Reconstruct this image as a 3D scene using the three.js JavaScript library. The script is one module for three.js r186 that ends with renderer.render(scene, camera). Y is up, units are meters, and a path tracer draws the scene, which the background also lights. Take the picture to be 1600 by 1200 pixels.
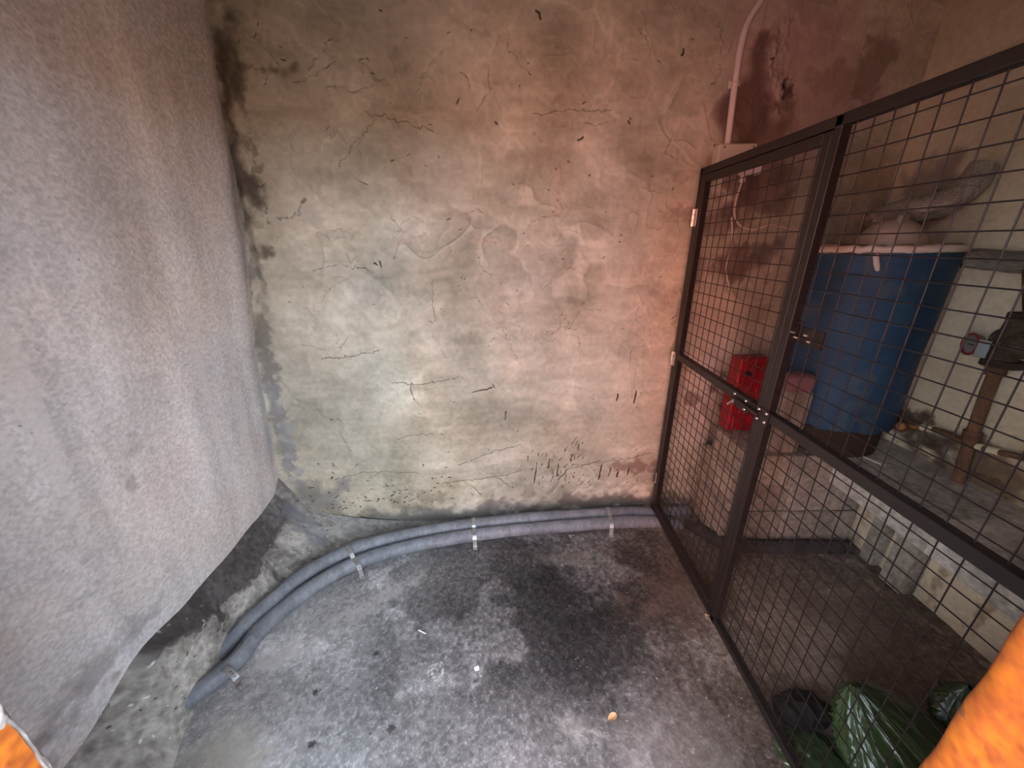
import * as THREE from 'three';
import { mergeGeometries } from 'three/addons/utils/BufferGeometryUtils.js';
import { RoundedBoxGeometry } from 'three/addons/geometries/RoundedBoxGeometry.js';

// ---------- camera, sky, sun, exposure ----------
const scene = new THREE.Scene();
const camera = new THREE.PerspectiveCamera(92.4, 4 / 3, 0.01, 100);
camera.rotation.order = 'XYZ';
camera.position.set(0, 1.5, 0);
camera.rotation.set(-0.365, 0, -0.01325);
scene.background = new THREE.Color().setRGB(0.77, 0.88, 1.0);      // even pale overcast sky
const sun = new THREE.DirectionalLight(new THREE.Color().setRGB(1, 0.86, 0.72), 4.2);
sun.position.set(2.5, 12, -5.0); sun.target.position.set(0, 0, 3);
sun.castShadow = true; sun.shadow.mapSize.set(2048, 2048);
Object.assign(sun.shadow.camera, { left: -9, right: 9, top: 9, bottom: -9, near: 1, far: 40 });
scene.add(sun, sun.target);
const renderer = new THREE.WebGLRenderer({ antialias: true });
renderer.toneMapping = THREE.LinearToneMapping;
renderer.toneMappingExposure = 14.5;
renderer.shadowMap.enabled = true;

// ---------- helpers ----------
let seed = 7;
const rnd = () => { seed = (seed * 1664525 + 1013904223) >>> 0; return seed / 4294967296; };
const lerp = (a, b, t) => a + (b - a) * t, clamp = (x, a = 0, b = 1) => Math.min(b, Math.max(a, x));
const smooth = (a, b, x) => { const t = clamp((x - a) / (b - a)); return t * t * (3 - 2 * t); };
const hash = (x, y, z = 0) => { let h = (x * 374761393 + y * 668265263 + z * 1274126177) | 0; h = Math.imul(h ^ (h >>> 13), 1274126177); return ((h ^ (h >>> 16)) >>> 0) / 4294967296; };
function noise(x, y, k = 0) {
  const ix = Math.floor(x), iy = Math.floor(y); let fx = x - ix, fy = y - iy;
  fx = fx * fx * (3 - 2 * fx); fy = fy * fy * (3 - 2 * fy);
  const a = hash(ix, iy, k), b = hash(ix + 1, iy, k), c = hash(ix, iy + 1, k), d = hash(ix + 1, iy + 1, k);
  return a + (b - a) * fx + (c - a) * fy + (a - b - c + d) * fx * fy;
}
const fbm = (x, y, o = 4, k = 0) => { let s = 0, a = 0.5, n = 0; for (let i = 0; i < o; i++) { s += a * noise(x, y, k + i); n += a; a *= 0.5; x *= 2.03; y *= 2.03; } return s / n; };
function noise3(x, y, z, k = 0) { const iz = Math.floor(z); let f = z - iz; f = f * f * (3 - 2 * f); return lerp(noise(x, y, k + iz * 17), noise(x, y, k + (iz + 1) * 17), f); }
const fbm3 = (x, y, z, o = 3, k = 0) => { let s = 0, a = 0.5, n = 0; for (let i = 0; i < o; i++) { s += a * noise3(x, y, z, k + i * 131); n += a; a *= 0.5; x *= 2; y *= 2; z *= 2; } return s / n; };
// trowel patches: every cell a tilted smear of plaster; returns [height, edge]
function trowel(x, y, k) {
  x += (fbm(x * 1.3, y * 1.3, 3, k + 50) - 0.5) * 1.1; y += (fbm(x * 1.3 + 9, y * 1.3, 3, k + 60) - 0.5) * 1.1;
  const ix = Math.floor(x), iy = Math.floor(y); let d1 = 9, d2 = 9, h = 0;
  for (let j = -1; j < 2; j++) for (let i = -1; i < 2; i++) {
    const cx = ix + i + hash(ix + i, iy + j, k), cy = iy + j + hash(ix + i, iy + j, k + 1), dx = x - cx, dy = y - cy, d = dx * dx + dy * dy;
    if (d < d1) { d2 = d1; d1 = d; h = hash(ix + i, iy + j, k + 2) + (hash(ix + i, iy + j, k + 3) - 0.5) * dx * 1.6 + (hash(ix + i, iy + j, k + 4) - 0.5) * dy * 1.6; } else if (d < d2) d2 = d;
  }
  return [h, Math.sqrt(d2) - Math.sqrt(d1)];
}
// a painted surface in metres: colour (sRGB 0..255) and fine relief
class Surface {
  constructor(x0, y0, w, h, ppm, fn) {
    Object.assign(this, { x0, y0, w, h, ppm, W: Math.round(w * ppm), H: Math.round(h * ppm) });
    const n = this.W * this.H; this.c = new Float32Array(n * 3); this.b = new Float32Array(n);
    for (let j = 0; j < this.H; j++) for (let i = 0; i < this.W; i++) {
      const o = fn(x0 + (i + 0.5) / ppm, y0 + (j + 0.5) / ppm), p = j * this.W + i;
      this.c[p * 3] = o[0]; this.c[p * 3 + 1] = o[1]; this.c[p * 3 + 2] = o[2]; this.b[p] = o[3] ?? 0.5;
    }
  }
  paint(x, y, rx, ry, turn, fn) {
    const R = Math.max(rx, ry), c = Math.cos(turn), s = Math.sin(turn), m = this.ppm;
    for (let j = Math.max(0, Math.floor((y - R - this.y0) * m)); j <= Math.min(this.H - 1, Math.ceil((y + R - this.y0) * m)); j++)
      for (let i = Math.max(0, Math.floor((x - R - this.x0) * m)); i <= Math.min(this.W - 1, Math.ceil((x + R - this.x0) * m)); i++) {
        const px = this.x0 + (i + 0.5) / m, py = this.y0 + (j + 0.5) / m, dx = px - x, dy = py - y;
        const d = Math.hypot((dx * c + dy * s) / rx, (-dx * s + dy * c) / ry);
        if (d < 1) fn(j * this.W + i, d, px, py);
      }
  }
  tint(p, col, a, db = 0) { for (let k = 0; k < 3; k++) this.c[p * 3 + k] = lerp(this.c[p * 3 + k], col[k], a); this.b[p] += db * a; }
  stain(x, y, rx, ry, col, a, { turn = 0, rough = 0.6, scale = 14, db = 0, soft = 0.7 } = {}) {
    const k = Math.floor(rnd() * 900);
    const c = Math.cos(turn), sn = Math.sin(turn), q = 1.6 / Math.min(rx, ry), m = Math.max(rx, ry) * 1.35;
    this.paint(x, y, m, m, 0, (p, d, px, py) => {
      const wx = px - x + (fbm(px * q, py * q, 3, k + 5) - 0.5) * rx * 1.3, wy = py - y + (fbm(px * q + 40, py * q, 3, k + 9) - 0.5) * ry * 1.5; d = Math.hypot((wx * c + wy * sn) / rx, (-wx * sn + wy * c) / ry); if (d > 1) return;
      const e = d + (fbm(px * scale, py * scale, 4, k) - 0.5) * 2 * rough; this.tint(p, col, a * (1 - smooth(1 - soft, 1, e)) * (1 - smooth(0.85, 1, d)), db); });
  }
  stroke(pts, width, col, a, { wobble = 0.004, db = 0 } = {}) {
    const k = rnd() * 99; let total = 0;
    for (let n = 0; n + 1 < pts.length; n++) {
      const [ax, ay] = pts[n], [bx, by] = pts[n + 1], L = Math.hypot(bx - ax, by - ay), steps = Math.max(1, Math.ceil(L / (width * 0.35)));
      for (let i = 0; i < steps; i++) {
        const t = i / steps, q = (total + t * L) * 60, x = lerp(ax, bx, t) + (fbm(q, k, 3) - 0.5) * wobble * 2, y = lerp(ay, by, t) + (fbm(q, k + 7, 3) - 0.5) * wobble * 2, w = width * (0.35 + 0.9 * noise(q * 0.7, k + 3));
        this.paint(x, y, Math.max(w, 0.6 / this.ppm), Math.max(w, 0.6 / this.ppm), 0, (p, d) => this.tint(p, col, a * (1 - d * d) * 0.6, db));
      }
      total += L;
    }
  }
  maps() {
    const n = this.W * this.H, c = new Uint8Array(n * 4), b = new Uint8Array(n * 4);
    for (let p = 0; p < n; p++) { for (let k = 0; k < 3; k++) { c[p * 4 + k] = clamp(this.c[p * 3 + k], 0, 255); b[p * 4 + k] = clamp(this.b[p]) * 255; } c[p * 4 + 3] = b[p * 4 + 3] = 255; }
    const make = (d, srgb) => { const t = new THREE.DataTexture(d, this.W, this.H); t.magFilter = THREE.LinearFilter; t.minFilter = THREE.LinearMipmapLinearFilter; t.generateMipmaps = true; if (srgb) t.colorSpace = THREE.SRGBColorSpace; t.wrapS = t.wrapT = THREE.RepeatWrapping; t.needsUpdate = true; return t; };
    return { map: make(c, true), bumpMap: make(b, false) };
  }
  uv(x, y) { return [(x - this.x0) / this.w, (y - this.y0) / this.h]; }
}
const std = (color, roughness = 0.8, metalness = 0, extra = {}) => new THREE.MeshStandardMaterial({ color, roughness, metalness, ...extra });
const used = {};
const numbered = (n) => { const k = used[n] = (used[n] ?? -1) + 1; return k ? `${n}_${String(k).padStart(3, '0')}` : n; };
function part(name, geo, mat, parent, data) {
  const m = new THREE.Mesh(Array.isArray(geo) ? mergeGeometries(geo.map((g) => { const q = g.index ? g.toNonIndexed() : g; for (const a of Object.keys(q.attributes)) if (!['position', 'normal', 'uv'].includes(a)) q.deleteAttribute(a); return q; })) : geo, mat);
  m.name = parent === scene ? numbered(name) : name; m.castShadow = m.receiveShadow = true;
  if (parent !== scene) { const k = parent.children.filter((c) => c.name === name || c.name.startsWith(name + '_0')).length; if (k) m.name = `${name}_${String(k).padStart(3, '0')}`; }
  if (data) m.userData = data; parent.add(m); return m;
}
const struct = (name, geo, mat) => part(name, geo, mat, scene, { kind: 'structure' });
function thing(name, label, category, pos = [0, 0, 0], group) {
  const g = new THREE.Group(); g.name = numbered(name); g.position.set(...pos); g.userData = { label, category }; if (group) g.userData.group = group; scene.add(g); return g;
}
const tag = (m, label, category, group) => { m.userData = { label, category }; if (group) m.userData.group = group; return m; };
const box = (w, h, d, x, y, z, r = 0) => (r ? new RoundedBoxGeometry(w, h, d, 2, r) : new THREE.BoxGeometry(w, h, d)).translate(x, y, z);
const V = (a) => new THREE.Vector3(...a);
const tube = (pts, r, seg = 64, rad = 12, tension = 0.5) => new THREE.TubeGeometry(new THREE.CatmullRomCurve3(pts.map(V), false, 'catmullrom', tension), seg, r, rad);
function rod(a, b, r, n = 8, r2 = r) {
  const A = V(a), B = V(b), d = B.clone().sub(A), g = new THREE.CylinderGeometry(r2, r, d.length(), n);
  return g.applyQuaternion(new THREE.Quaternion().setFromUnitVectors(new THREE.Vector3(0, 1, 0), d.normalize())).translate(...A.add(B).multiplyScalar(0.5).toArray());
}
// texture coordinates in metres on box-like pieces, each with an offset of its own
function metric(g, k = 0) {
  const p = g.attributes.position, n = g.attributes.normal, u = g.attributes.uv;
  for (let i = 0; i < p.count; i++) { const X = Math.abs(n.getX(i)), Y = Math.abs(n.getY(i)), Z = Math.abs(n.getZ(i)), x = p.getX(i), y = p.getY(i), z = p.getZ(i); X > Y && X > Z ? u.setXY(i, z + k, y + k * 0.7) : Y > Z ? u.setXY(i, x + k, z + k * 0.7) : u.setXY(i, x + k, y + k * 0.7); }
  return g;
}
// a sheet of (nu x nv) quads; at(u, v) -> [x, y, z, tu, tv]
function sheet(nu, nv, at, flip = false) {
  const P = [], U = [], I = [];
  for (let j = 0; j <= nv; j++) for (let i = 0; i <= nu; i++) { const q = at(i / nu, j / nv); P.push(q[0], q[1], q[2]); U.push(q[3], q[4]); }
  for (let j = 0; j < nv; j++) for (let i = 0; i < nu; i++) { const a = j * (nu + 1) + i, b = a + 1, c = a + nu + 1, d = c + 1; flip ? I.push(a, c, b, b, c, d) : I.push(a, b, c, b, d, c); }
  const g = new THREE.BufferGeometry(); g.setAttribute('position', new THREE.Float32BufferAttribute(P, 3)); g.setAttribute('uv', new THREE.Float32BufferAttribute(U, 2)); g.setIndex(I); g.computeVertexNormals(); return g;
}
function shape(geo, fn) { const p = geo.attributes.position, v = new THREE.Vector3(), n = geo.attributes.normal, m = new THREE.Vector3(); for (let i = 0; i < p.count; i++) { v.fromBufferAttribute(p, i); m.fromBufferAttribute(n, i); fn(v, m); p.setXYZ(i, v.x, v.y, v.z); } geo.computeVertexNormals(); return geo; }
const relief = (s, k, extra = {}) => new THREE.MeshStandardMaterial({ ...s.maps(), bumpScale: k, roughness: 0.92, ...extra });

// ---------- wall shapes ----------
const backZ = (x) => -1.76 - 0.1 * x, leftX = (y) => -1.252 + 0.1 * y;
const CEIL = 2.75, RIGHT = 1.8, FRONT = -0.217;

// ---------- back wall: cement render, hand trowelled ----------
const plaster = (x, y, k) => { const a = trowel(x * 3.1, y * 3.1, k), b = trowel(x * 7 + 3, y * 6.1, k + 9); return [a, b]; };
const bw = new Surface(-1.35, -0.05, 3.25, 2.85, 560, (x, y) => {
  const [a, b] = plaster(x, y, 11), big = fbm(x * 1.4, y * 1.4, 3, 70), mid = fbm(x * 5, y * 5, 4, 80), fine = fbm(x * 60, y * 60, 3, 90), drag = fbm(x * 9 + fbm(x * 3, y * 3, 2, 5) * 4, y * 34, 3, 95);
  const e1 = smooth(0, 0.3, a[1]), e2 = smooth(0, 0.3, b[1]), ridge = (1 - smooth(0, 0.10, a[1])) * smooth(0.45, 0.7, mid), ridge2 = (1 - smooth(0, 0.09, b[1])) * smooth(0.5, 0.72, fbm(x * 4, y * 4, 3, 84));
  const lapAt = (f, k, sx, sy) => { const n = fbm(x * sx + (fbm(x * 4, y * 4, 3, k) - 0.5) * 1.2, y * sy + (fbm(x * 4 + 30, y * 4, 3, k + 1) - 0.5) * 1.2, 2, k + 2) * f, t = n - Math.floor(n); return ((t < 0.88 ? t / 0.88 : (1 - t) / 0.12) - 0.5) * smooth(0.42, 0.6, fbm(x * 3.2 + k, y * 3.2, 4, k + 3)); };
  const lap = (lapAt(3.2, 21, 2.0, 3.6) + 0.8 * lapAt(2.6, 121, 4.2, 2.2) + 0.6 * lapAt(3.0, 221, 5.5, 7)) * (0.35 + 0.65 * Math.exp(-(((x + 0.05) / 0.8) ** 2) - ((y - 1.55) / 0.55) ** 2));
  const damp = smooth(0.5, 0.02, y) * smooth(0.42, 0.6, fbm(x * 12, y * 12, 4, 33));
  const l = 186 + (a[0] - 0.5) * 9 * e1 + (b[0] - 0.5) * 7 * e2 + (big - 0.5) * 44 + (mid - 0.5) * 56 + (drag - 0.5) * 24 + (fine - 0.5) * 26 + ridge * 8 + ridge2 * 7 + lap * 30 - damp * 26 - smooth(0.9, 0.1, y) * 12;
  const warm = (fbm(x * 2.2, y * 2.2, 3, 41) - 0.5) * 14;
  return [l + 4 + warm, l - 2, l - 19 - warm, clamp(0.42 + (a[0] - 0.5) * 0.14 * e1 + (b[0] - 0.5) * 0.12 * e2 + ridge * 0.1 + ridge2 * 0.1 + lap * 0.34 + (mid - 0.5) * 0.25 + (drag - 0.5) * 0.10 + (fine - 0.5) * 0.09)];
});
{
  const dark = [62, 54, 50], grime = [92, 78, 74];
  // grime behind the conduit, old patches, salt bloom
  bw.stain(1.3, 2.2, 0.5, 0.4, [204, 170, 176], 0.5, { rough: 0.4, scale: 5 }); bw.stain(1.02, 2.0, 0.17, 0.42, [98, 76, 74], 0.8, { rough: 0.5, scale: 7 });
  bw.stain(1.16, 1.83, 0.17, 0.24, [86, 66, 62], 0.7, { rough: 0.5, scale: 9 });
  bw.stain(0.98, 1.62, 0.14, 0.1, [104, 86, 80], 0.6); bw.stain(1.1, 1.4, 0.13, 0.09, [98, 80, 74], 0.75); bw.stain(0.92, 1.37, 0.1, 0.07, [128, 108, 98], 0.5);
  bw.stain(1.2, 1.72, 0.15, 0.12, [92, 76, 70], 0.55); bw.stain(1.25, 1.42, 0.1, 0.12, [80, 70, 72], 0.6); bw.stain(1.4, 2.12, 0.2, 0.1, [130, 110, 100], 0.4); bw.stain(1.3, 1.95, 0.25, 0.3, [186, 158, 152], 0.4, { rough: 0.4, scale: 7 });
  bw.stain(1.55, 2.2, 0.09, 0.16, [120, 96, 88], 0.5); bw.stain(0.78, 1.62, 0.09, 0.05, [140, 116, 104], 0.5);
  for (const pts of [[[1.17, 2.42], [1.12, 2.3], [1.09, 2.2], [1.1, 2.12], [1.16, 2.05], [1.14, 1.98]], [[1.1, 2.28], [1.07, 2.2], [1.09, 2.13], [1.18, 2.07]]]) bw.stroke(pts, 0.014, [205, 186, 190], 0.35, { wobble: 0.03, db: 0.3 });
  bw.stain(1.17, 2.08, 0.05, 0.04, [78, 62, 62], 0.8, { db: -0.5 });
  bw.stain(1.22, 2.33, 0.16, 0.14, [178, 152, 160], 0.5);
  bw.stain(1.0, 0.9, 0.2, 0.9, [196, 172, 166], 0.35, { rough: 0.5, scale: 6 }); bw.stain(1.06, 0.72, 0.1, 0.28, [206, 194, 188], 0.75, { rough: 0.8, scale: 10, db: 0.2 });
  for (let i = 0; i < 16; i++) bw.stain(0.93 + rnd() * 0.28, 0.15 + rnd() * 0.8, 0.02 + rnd() * 0.05, 0.02 + rnd() * 0.06, i % 2 ? grime : [190, 176, 168], 0.5, { db: i % 2 ? -0.3 : 0.3 });
  // left corner strip: grime plus painted recess shade; dark smear at the top left
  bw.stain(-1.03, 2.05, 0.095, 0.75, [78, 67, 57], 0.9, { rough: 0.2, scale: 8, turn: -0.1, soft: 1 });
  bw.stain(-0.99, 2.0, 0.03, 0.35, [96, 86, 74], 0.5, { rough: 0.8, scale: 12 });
  bw.stain(-1.14, 0.95, 0.06, 0.7, [122, 118, 114], 0.7, { rough: 0.5, scale: 18, turn: -0.05, db: -0.25 }); bw.stain(-1.15, 0.6, 0.05, 0.4, [150, 152, 158], 0.6, { scale: 20 });
  bw.stroke([[-1.05, 2.13], [-0.95, 2.11], [-0.82, 2.1], [-0.76, 2.12]], 0.014, [96, 84, 72], 0.28, { wobble: 0.02 });
  bw.stroke([[-0.95, 1.6], [-0.87, 1.62], [-0.83, 1.69]], 0.008, [100, 92, 84], 0.4, { wobble: 0.02 });
  bw.stain(-0.81, 1.6, 0.075, 0.055, [203, 196, 184], 0.8, { db: 0.3, rough: 0.4 }); bw.stain(-0.72, 1.545, 0.09, 0.02, [206, 198, 186], 0.8, { db: 0.4, rough: 0.5 });
  bw.stain(-0.45, 1.52, 0.12, 0.022, [200, 190, 176], 0.7, { db: 0.35, rough: 0.5 }); bw.stain(-0.1, 1.51, 0.1, 0.025, [204, 188, 172], 0.6, { db: 0.3 }); bw.stain(0.2, 1.7, 0.03, 0.12, [206, 188, 172], 0.5, { db: 0.3 });
  for (const [x, y, r] of [[-0.5, 1.78, 0.14], [0.1, 1.82, 0.16], [-0.2, 1.72, 0.1], [0.35, 1.35, 0.13], [-0.65, 1.3, 0.12], [-0.05, 1.25, 0.12], [0.3, 1.05, 0.1], [-0.35, 1.15, 0.12], [-0.85, 1.15, 0.1], [0.55, 1.5, 0.1]])
    for (let n = 0; n < 3; n++) { const s = r * (0.4 + rnd() * 0.7), c = rnd() > 0.5 ? [150, 138, 122] : [198, 190, 176]; bw.stain(x + (rnd() - 0.5) * 0.2, y + (rnd() - 0.5) * 0.16, s, s * (0.3 + rnd() * 0.5), c, 0.2, { turn: rnd() * 3, rough: 0.7, scale: 9, soft: 0.35, db: c[0] > 160 ? 0.22 : -0.18 }); }
  // long trowel ridges and sharp crease lines
  for (let n = 0; n < 60; n++) {
    const x = -1.05 + rnd() * 2, y = 0.9 + rnd() * 1.25, L = 0.05 + rnd() * 0.18, t = rnd() * 3.14, b = (rnd() - 0.5) * 0.12, up = rnd() > 0.35;
    bw.stroke([[x, y], [x + Math.cos(t) * L * 0.5 - Math.sin(t) * b, y + Math.sin(t) * L * 0.5 + Math.cos(t) * b], [x + Math.cos(t) * L, y + Math.sin(t) * L]], up ? 0.006 : 0.0028, up ? [206, 198, 186] : [110, 98, 88], up ? 0.24 : 0.14, { wobble: 0.012, db: up ? 0.35 : -0.4 });
  }
  // chipped holes
  for (const [x, y] of [[-0.596, 1.737], [-0.59, 1.425], [-0.57, 1.42], [1.08, 2.19], [-0.2, 2.02], [-0.05, 1.95], [0.5, 1.96], [0.3, 1.9], [-0.99, 1.72], [0.12, 2.3], [-0.5, 2.35], [0.7, 2.2]]) { const t = rnd() * 6.28, q = 0.006 + rnd() * 0.01; bw.stroke([[x - q * Math.cos(t), y - q * Math.sin(t)], [x, y], [x + q * Math.cos(t + rnd() * 2 - 1), y + q * Math.sin(t + rnd() * 2 - 1)]], 0.0015 + rnd() * 0.0025, dark, 0.6, { db: -0.9 }); }
  for (let n = 0; n < 130; n++) { const x = -1 + rnd() * 2, y = rnd() * 2.3; bw.stroke([[x, y], [x + (rnd() - 0.5) * 0.03, y + (rnd() - 0.5) * 0.02]], 0.002, dark, y > 0.6 ? 0.3 : 0.5, { db: -0.5 }); }
  // black scuffs low down on the right, rusty-dark drips
  for (let n = 0; n < 80; n++) { const x = 0.02 + (rnd() + rnd()) * 0.23, y = 0.12 + rnd() * 0.34, L = 0.006 + rnd() * rnd() * rnd() * 0.12; bw.stroke([[x, y], [x + L * (rnd() - 0.25), y + L]], 0.0012 + rnd() * 0.0035, [70, 58, 52], 0.2 + rnd() * 0.4, { wobble: 0.006, db: -0.3 }); }
  for (const [x, y, L] of [[0.12, 0.2, 0.14], [0.3, 0.2, 0.05], [0.25, 0.24, 0.08], [0.5, 0.2, 0.1], [0.61, 0.21, 0.04], [0.67, 0.22, 0.05], [0.56, 0.22, 0.05], [0.66, 0.68, 0.07], [0.56, 0.7, 0.04], [-0.04, 0.62, 0.05], [0.2, 0.3, 0.06], [0.33, 0.33, 0.05]]) bw.stroke([[x, y], [x + L * 0.12, y + L]], 0.0045, [52, 42, 38], 0.6, { db: -0.4 });
  for (let n = 0; n < 60; n++) { const x = 0.4 + rnd() * 0.4, y = 0.08 + rnd() * 0.2; bw.stroke([[x, y], [x + rnd() * 0.012, y + rnd() * 0.014]], 0.0028, [74, 56, 50], 0.5); }
  bw.stroke([[-0.2, 0.79], [-0.12, 0.805], [-0.1, 0.81]], 0.003, [56, 48, 44], 0.9, { db: -0.5 }); bw.stroke([[-0.105, 0.835], [-0.09, 0.81]], 0.004, [50, 42, 40], 0.9);
  // cracks and flaking in the lower left
  const cracks = [[[-0.95, 0.33], [-0.8, 0.36], [-0.65, 0.35], [-0.52, 0.33]], [[-0.62, 0.55], [-0.5, 0.57], [-0.42, 0.565]], [[-0.4, 0.25], [-0.25, 0.26], [-0.05, 0.27], [0.05, 0.3]], [[-0.12, 0.27], [-0.05, 0.22], [0.0, 0.18]], [[-0.28, 0.25], [-0.22, 0.2], [-0.18, 0.15]], [[-0.6, 0.86], [-0.45, 0.85], [-0.25, 0.88]], [[-0.9, 1.0], [-0.75, 1.01], [-0.64, 1.03]], [[0.33, 0.31], [0.5, 0.32], [0.65, 0.33], [0.8, 0.36]], [[0.3, 0.28], [0.42, 0.31], [0.5, 0.33]], [[-0.5, 0.86], [-0.5, 0.78], [-0.48, 0.74]], [[-0.85, 1.4], [-0.75, 1.42], [-0.62, 1.4]], [[-0.35, 1.35], [-0.36, 1.27], [-0.36, 1.16]], [[-0.3, 0.36], [-0.12, 0.43], [0.04, 0.46]], [[-0.55, 1.98], [-0.4, 1.95], [-0.3, 1.92]], [[0.1, 1.98], [0.25, 2.0], [0.42, 2.0]]];
  for (const c of cracks) bw.stroke(c, 0.0013, [128, 116, 102], c[0][1] > 1 ? 0.28 : 0.55, { wobble: 0.014, db: -0.6 });
  for (let n = 0; n < 90; n++) { const x = -1.1 + rnd() * 0.75, y = 0.12 + rnd() * rnd() * 0.4; bw.stroke([[x, y], [x + (rnd() - 0.3) * 0.03, y + (rnd() - 0.5) * 0.02]], 0.0018 + rnd() * 0.0025, [72, 66, 64], 0.6, { wobble: 0.008, db: -0.5 }); }
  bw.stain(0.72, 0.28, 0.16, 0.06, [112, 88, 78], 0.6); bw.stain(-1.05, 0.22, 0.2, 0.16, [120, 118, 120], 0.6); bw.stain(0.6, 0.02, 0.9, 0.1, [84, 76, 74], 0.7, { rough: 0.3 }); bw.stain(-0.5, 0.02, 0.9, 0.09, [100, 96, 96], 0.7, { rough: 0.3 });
}
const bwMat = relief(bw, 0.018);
const bwBump = (x, y) => { const a = trowel(x * 3.1, y * 3.1, 11); return (fbm(x * 1.2, y * 1.2, 3, 201) - 0.5) * 0.045 + (a[0] - 0.5) * 0.006 + (fbm(x * 6, y * 6, 3, 205) - 0.5) * 0.012; };
const backFace = (x, y) => { // distance in front of the plain plane
  const lump = 0.03 * smooth(0.13, 0, Math.abs(x - 1.06)) * smooth(1.0, 0.9, y) * fbm(x * 11, y * 11, 3, 77) * 2;
  const niche = -0.05 * smooth(-1.05, -1.12, x) * smooth(0.9, 1.7, y);
  return bwBump(x, y) + lump + niche;
};
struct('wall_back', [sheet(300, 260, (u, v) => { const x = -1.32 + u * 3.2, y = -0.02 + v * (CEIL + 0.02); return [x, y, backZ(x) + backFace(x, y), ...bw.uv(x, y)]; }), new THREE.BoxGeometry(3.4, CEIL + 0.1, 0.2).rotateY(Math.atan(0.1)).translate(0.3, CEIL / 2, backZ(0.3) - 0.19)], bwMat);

// ---------- left wall: fine stippled cement, leaning in ----------
const lw = new Surface(-1.85, -0.05, 2.2, 2.85, 520, (z, y) => {
  const fine = fbm(z * 130, y * 130, 3, 300), gr = hash(Math.floor(z * 520), Math.floor(y * 520), 4), big = fbm(z * 1.8, y * 1.2, 3, 310), mid = fbm(z * 7, y * 5, 4, 320), run = fbm(z * 11, y * 1.3, 3, 330);
  const l = 208 + (big - 0.5) * 30 + (mid - 0.5) * 26 + (run - 0.5) * 46 + (fine - 0.5) * 52 + (gr - 0.5) * 12, c = (fbm(z * 3, y * 3, 3, 340) - 0.5) * 16;
  return [l + 3 + c, l - 3, l - 5 - c, clamp(0.45 + (fine - 0.5) * 0.5 + (mid - 0.5) * 0.3)];
});
{
  lw.stroke([[-0.92, 0.5], [-0.86, 0.53], [-0.8, 0.55], [-0.76, 0.56]], 0.006, [215, 212, 210], 0.5, { wobble: 0.01 });
  lw.stroke([[-0.9, 0.47], [-0.84, 0.51], [-0.8, 0.53]], 0.004, [208, 206, 204], 0.5, { wobble: 0.01 });
  for (let n = 0; n < 60; n++) { const z = -1.58 + rnd() * rnd() * 0.45, y = 0.45 + rnd() * 0.7, L = rnd() * rnd() * 0.05; lw.stroke([[z, y], [z + (rnd() - 0.5) * 0.006, y + L]], 0.0028, [236, 236, 238], 0.7, { db: 0.3 }); }
  for (let n = 0; n < 90; n++) { const z = -1.6 + rnd() * 1.3, y = 0.4 + rnd() * 1.7; lw.stroke([[z, y], [z + 0.003, y + 0.002]], 0.0022, rnd() > 0.3 ? [224, 222, 222] : [90, 82, 80], 0.6); }
  for (const [z, y, rz, ry, t] of [[-0.62, 1.15, 0.02, 0.07, 0.5], [-0.98, 0.93, 0.035, 0.06, 0.7], [-0.95, 0.82, 0.02, 0.05, 0.2], [-0.8, 0.7, 0.03, 0.02, 0.2], [-0.75, 0.6, 0.05, 0.03, 0.3]]) lw.stain(z, y, rz, ry, [132, 126, 124], 0.35, { turn: t, soft: 1 });
  lw.stain(-1.63, 0.6, 0.06, 0.5, [188, 194, 204], 0.6); lw.stain(-0.45, 0.3, 0.3, 0.09, [112, 104, 102], 0.5, { turn: -0.1 }); lw.stain(-0.75, 0.36, 0.25, 0.06, [128, 120, 116], 0.4);
  for (const [z, y, h] of [[-0.72, 1.4, 0.55], [-0.8, 1.1, 0.5], [-1.3, 1.0, 0.5], [-1.45, 0.8, 0.5]]) lw.stain(z, y, 0.035, h, [222, 216, 212], 0.55, { rough: 0.5, scale: 9 });
}
const lwMat = relief(lw, 0.004);
struct('wall_left', [sheet(130, 170, (u, v) => {
  const y = -0.02 + v * (CEIL + 0.02), far = backZ(-1.2) + 0.005 - smooth(0.9, 1.7, y) * 0.045 + (fbm(3, y * 14, 4, 360) - 0.5) * 0.022, z = lerp(0.05, far, u);
  const curl = smooth(0.94, 1, u); return [leftX(y) + (fbm(z * 2, y * 2, 3, 350) - 0.5) * 0.02 * smooth(0.3, 1.0, y) + (fbm(z * 9, y * 9, 3, 351) - 0.5) * 0.006 - curl * curl * 0.02, y, z, ...lw.uv(z, y)];
}), box(0.2, CEIL + 0.1, 2.2, -1.46, CEIL / 2, -0.85)], lwMat);

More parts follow.
